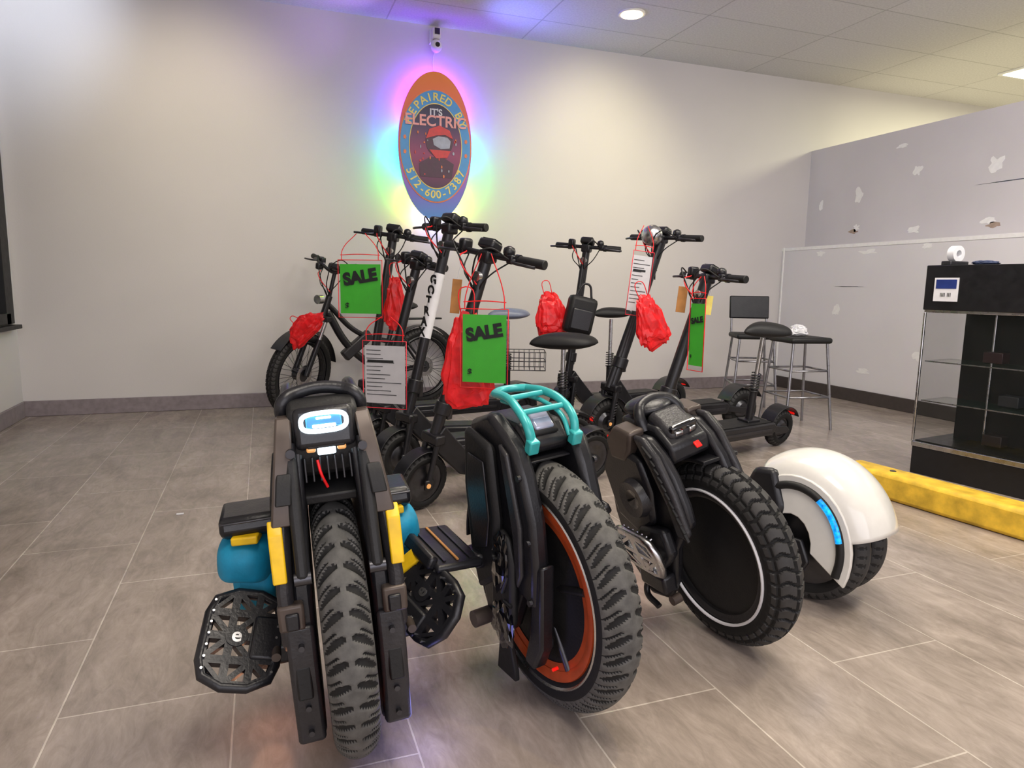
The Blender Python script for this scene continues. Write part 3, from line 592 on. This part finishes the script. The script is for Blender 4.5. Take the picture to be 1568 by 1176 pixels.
def bag(r,f,z,s,seed,m=RED,n='red_shopping_bag',P0=None,tilt=0):
    b=root(n,W(r,f,z),(0,rad(tilt),-A)); blob(b,'bag',(0,0,0),s,m,fn=bagfn,amp=.22,fr=3.2,seed=seed,flat=True,sub=4)
    if m is RED: tube(b,'loop',[(-.03,0,s[2]*.8),(-.01,.0,s[2]*1.6),(.03,0,s[2]*.8)],.003,RED)
    if P0:
        C.view_layer.update(); mw=b.matrix_world.copy(); b.parent=P0; b.matrix_world=mw; b.name='hanging_red_bag'
tag(-.125,3.02,.775,.215,.35,-12,'sale',.24)
bag(-.205,3.12,.71,(.10,.03,.21),1)
tag(-.94,4.25,1.02,.28,.35,-8,'sale',.16)
bag(-.745,4.36,.93,(.06,.03,.16),7)
tag(-.64,3.42,.60,.235,.34,-14,'paper',.12,name='price_sheet')
bag(-1.555,5.12,.72,(.14,.045,.08),11,P0=PBK,tilt=-48); bag(.27,4.85,.86,(.10,.05,.15),13,P0=PM_,tilt=-10); bag(.85,4.25,.85,(.085,.035,.16),17,tilt=-18)
tag(.79,4.35,1.08,.14,.40,15,'paper',.16,name='price_sheet',tilt=6)
tag(1.02,3.80,.80,.12,.40,-62,'sale',.12)
def pouchbag(r,f,z):
    b=root('black_handlebar_bag',W(r,f,z),(0,rad(12),rad(10)-A)); box(b,'body',(0,0,0),(.2,.11,.26),BLM,bev=.03); box(b,'pocket',(0,-.06,-.03),(.15,.03,.15),BLK,bev=.012); tube(b,'strap',[(-.06,0,.12),(0,0,.22),(.06,0,.12)],.008,BLK)
pouchbag(.46,4.75,.86)
def label(r,f,z,w,h,m,n='hang_tag',yaw=0):
    b=root(n,W(r,f,z),(0,rad(5),rad(yaw)-A)); box(b,'card',(0,0,0),(w,.003,h),m,bev=.001); tube(b,'string',[(0,0,h/2),(.01,0,h/2+.08)],.002,WHP)
label(-.27,3.25,1.0,.045,.16,KRA); label(.98,4.02,.99,.055,.15,KRA); label(1.13,4.0,.96,.045,.11,SY)
P=root('wire_basket',W(.08,4.62,.50),(0,0,-A))
for z in(0,.06,.12): tube(P,'hoop',[(-.14,-.11,z),(.14,-.11,z),(.14,.11,z),(-.14,.11,z)],.003,STL,closed=True,smooth=False)
for i in range(9):
    x=-.14+.035*i
    for y in(-.11,.11): cyl(P,'wire',(x,y,0),(x,y,.12),.002,STL,seg=6)
    cyl(P,'wire',(x,-.11,0),(x,.11,0),.002,STL,seg=6)

# ---------------- STOOLS ----------------
MTL=mat('stool_metal',(160,160,165),.3,.9)
def stool(n,r,f,yaw,h,back):
    P=root(n,W(r,f),(0,0,rad(yaw)-A)); a=.19;t=.14
    for sx in(-1,1):
        for sy in(-1,1): tube(P,'leg',[(sx*t,sy*t,h-.02),(sx*a,sy*a,0.0)],.011,MTL,smooth=False)
    for z in(.25,.45):
        k=t+(a-t)*(1-z/h)
        tube(P,'foot_ring',[(-k,-k,z),(k,-k,z),(k,k,z),(-k,k,z)],.008,MTL,closed=True,smooth=False)
    box(P,'seat',(0,0,h),(.34,.34,.045),BLM,bev=.02)
    if back:
        for s in(-1,1): tube(P,'back_post',[(s*.15,.15,h-.02),(s*.15,.19,h+.33)],.010,MTL)
        box(P,'backrest',(0,.18,h+.24),(.34,.03,.2),BLK,bev=.01,rot=(-8,0,0))
    return P
stool('bar_stool',2.22,5.3,10,.68,False); stool('bar_chair',2.08,5.95,-5,.66,True)
bag(2.2,5.3,.752,(.06,.05,.04),21,WHP,'crumpled_tissue')

# ---------------- DISPLAY CASE ----------------
P=root('glass_display_case',W(2.36,3.95),(0,0,math.atan2(-.873,.487)-A))
Lc=1.7; Dc=.5
CB=mat('case_black',(24,24,27),.35)
box(P,'base',(Lc/2,Dc/2,.08),(Lc,Dc,.16),CB); box(P,'base_trim',(Lc/2,Dc/2,.175),(Lc+.01,Dc+.01,.03),SIL)
box(P,'header',(Lc/2,Dc/2,1.08),(Lc+.02,Dc+.02,.25),CB); box(P,'header_trim',(Lc/2,Dc/2,.950),(Lc+.01,Dc+.01,.02),SIL)
box(P,'glass_front',(Lc/2,.004,.565),(Lc,.006,.75),GLS,bev=0); box(P,'glass_end',(.004,Dc/2,.565),(.006,Dc,.75),GLS,bev=0)
CI=mat('case_interior',(26,20,22),.6)
box(P,'inner_cabinet',(Lc/2+.03,.39,.565),(Lc-.07,.18,.74),CI); box(P,'case_floor',(Lc/2,Dc/2,.193),(Lc-.02,Dc-.02,.01),CB,bev=0)
SGL=mat('shelf_glass',(60,80,74),.1,alpha=.25)
for z in(.43,.66): box(P,'glass_shelf',(Lc/2,.16,z),(Lc-.02,.26,.008),SGL,bev=0); box(P,'shelf_edge',(Lc/2,.03,z),(Lc-.02,.004,.006),SIL,bev=0)
for x in(0,Lc): 
    for y in(0,Dc): box(P,'post',(x,y,.565),(.014,.014,.75),SIL)
for x in(.24,.65,1.0,1.35): cyl(P,'shelf_standard',(x,.28,.2),(x,.28,.93),.006,SIL)
for x,z,c in((.30,.70,(52,30,34)),(.40,.47,(50,50,54)),(.34,.24,(44,34,36)),(.9,.47,(60,60,66)),(1.2,.70,(45,40,50))):
    box(P,'boxed_item',(x,.2,z),(.10,.08,.06),mat('item',c,.4))
box(P,'notice_card',(.11,-.014,1.07),(.13,.004,.13),WHP,bev=0); box(P,'notice_print',(.11,-.017,1.10),(.11,.002,.05),mat('notice_blue',(30,50,120),.5),bev=0)
text(P,'notice_lines','IIII III',(.11,-.018,1.04),.03,BK)
b=root('tape_dispenser',W(2.50,3.95,1.206))
lathe(b,'roll',(0,0,.065),[(.02,-.02),(.045,-.02),(.045,.02),(.02,.02),(.02,-.02)],WHP); box(b,'stand',(0,0,.012),(.14,.06,.024),STL)
b=root('folded_cloth',W(2.62,3.87,1.206)); blob(b,'cloth',(0,0,.014),(.08,.05,.014),mat('cloth_blue',(50,60,90),.8),amp=.25,seed=5)

# ---------------- CURB ----------------
CY=mat('yellow_curb_paint',(226,184,55),.55,var=.3,sc=14,bump=.6,bsc=60)
P=root('parking_curb',W(1.77,3.68)); P.rotation_euler=(0,0,math.atan2(-.78,.39)-A)
prism(P,'curb_body',[(0,0),(1.8,0),(1.8,.10),(1.74,.135),(.06,.135),(0,.10)],0,.16,CY,.02)
for x in(.3,1.5): cyl(P,'anchor',(x,.08,.13),(x,.08,.138),.015,STL)
P=root('paper_scrap',W(-1.5,3.0)); box(P,'scrap',(0,0,.003),(.03,.015,.003),WHP,bev=0); box(P,'scrap_b',(.25,-.55,.003),(.02,.01,.003),WHP,bev=0)

# ---------------- LIGHTS ----------------
def area(n,loc,sz,e,c,tgt=None):
    l=D.lights.new(n,'AREA'); l.energy=e; l.color=c; l.shape='RECTANGLE'; l.size=sz[0]; l.size_y=sz[1]
    o=D.objects.new(n,l); C.collection.objects.link(o); o.location=loc
    d=(Vector(tgt)-Vector(loc)) if tgt else Vector((0,0,-1)); o.rotation_euler=d.to_track_quat('-Z','Y').to_euler(); return o
def spot(n,loc,tgt,e,c,ang,bl=.8,sz=.1):
    l=D.lights.new(n,'SPOT'); l.energy=e; l.color=c; l.spot_size=rad(ang); l.spot_blend=bl; l.shadow_soft_size=sz
    o=D.objects.new(n,l); C.collection.objects.link(o); o.location=loc; o.rotation_euler=(Vector(tgt)-Vector(loc)).to_track_quat('-Z','Y').to_euler()
def point(n,loc,e,c,sz=.05):
    l=D.lights.new(n,'POINT'); l.energy=e; l.color=c; l.shadow_soft_size=sz
    o=D.objects.new(n,l); C.collection.objects.link(o); o.location=loc
spot('wall_wash_left',(-.4,4.6,3.2),(-.46,6.15,2.0),74,(1,.88,.6),85,1)
spot('wall_wash_right',(3.0,4.6,3.2),(3.0,6.15,2.0),92,(1,.92,.55),85,1)
spot('wall_wash_corner',(-1.2,4.9,3.2),(-1.7,6.15,3.1),60,(.8,.88,1),90,1)
area('overhead_fill_centre',(1.6,2.6,3.2),(1.2,1.2),58,(1,.91,.78))  # added soft overhead fill for the room, no fixture behind it
area('overhead_fill_near',(.6,.3,3.2),(1.2,1.2),54,(1,.91,.80))  # added overhead fill above the foreground, out of view, no real lamp
area('overhead_fill_right',(3.8,1.5,3.2),(1.2,.6),62,(1,.95,.82))  # added overhead fill, placed and strengthened to lift the right partition
area('partition_added_fill',(3.2,2.2,3.15),(1.2,.5),38,(1,.95,.95),(5.6,4.4,1.4))  # added fill aimed at the partition only to brighten it
area('panel_beyond_partition',(7.4,4.2,3.2),(1.2,.6),130,(1,.98,.62))
area('rear_fill_light',(.5,-2.8,1.6),(5,2.4),88,(.95,.91,.98),(1.5,4,1.2))  # added unseen soft fill from behind the camera, no window is built there
spot('downlight_warm_floor',(1.2,1.0,3.2),tuple(W(.15,1.1,0)),55,(1,.80,.42),38,1,.05)
spot('downlight_warm_floor_right',(2.6,.9,3.2),tuple(W(1.35,1.7,0)),50,(1,.82,.45),36,1,.05)
spot('sign_led_up_purple',(1.0,5.75,2.75),(.1,5.6,3.3),14,(.5,.25,1),120,1,.05); spot('sign_led_up_blue',(1.85,5.7,2.75),(2.3,5.4,3.3),22,(.15,.2,1),120,1,.05)
point('underglow_blue',tuple(W(-.20,1.42,.1)),.4,(.3,.3,1)); point('underglow_orange',tuple(W(-.56,1.5,.1)),.22,(1,.45,.25))
w=D.worlds.new('w'); C.scene.world=w; w.use_nodes=True; w.node_tree.nodes['Background'].inputs[0].default_value=(.88,.85,.87,1); w.node_tree.nodes['Background'].inputs[1].default_value=.62

# curves and text -> meshes
C.view_layer.update(); dg=C.evaluated_depsgraph_get()
for o in [x for x in C.scene.objects if x.type in('CURVE','FONT')]:
    me=D.meshes.new_from_object(o.evaluated_get(dg)); n=o.name; mw=o.matrix_local.copy(); p=o.parent
    q=D.objects.new(n,me); C.collection.objects.link(q); q.parent=p; q.matrix_local=mw
    D.objects.remove(o)
    q.name=n
# ---------------- CAMERA ----------------
cam=D.cameras.new('cam'); cam.sensor_width=36; cam.lens=24.1; cam.clip_start=.02
co=D.objects.new('camera',cam); C.collection.objects.link(co)
co.matrix_world=Matrix.Translation((0,0,1.05))@Matrix.Rotation(-A,4,'Z')@Matrix.Rotation(rad(90-8.1),4,'X')@Matrix.Rotation(rad(.9),4,'Z')
C.scene.camera=co
C.scene.view_settings.view_transform='Standard'
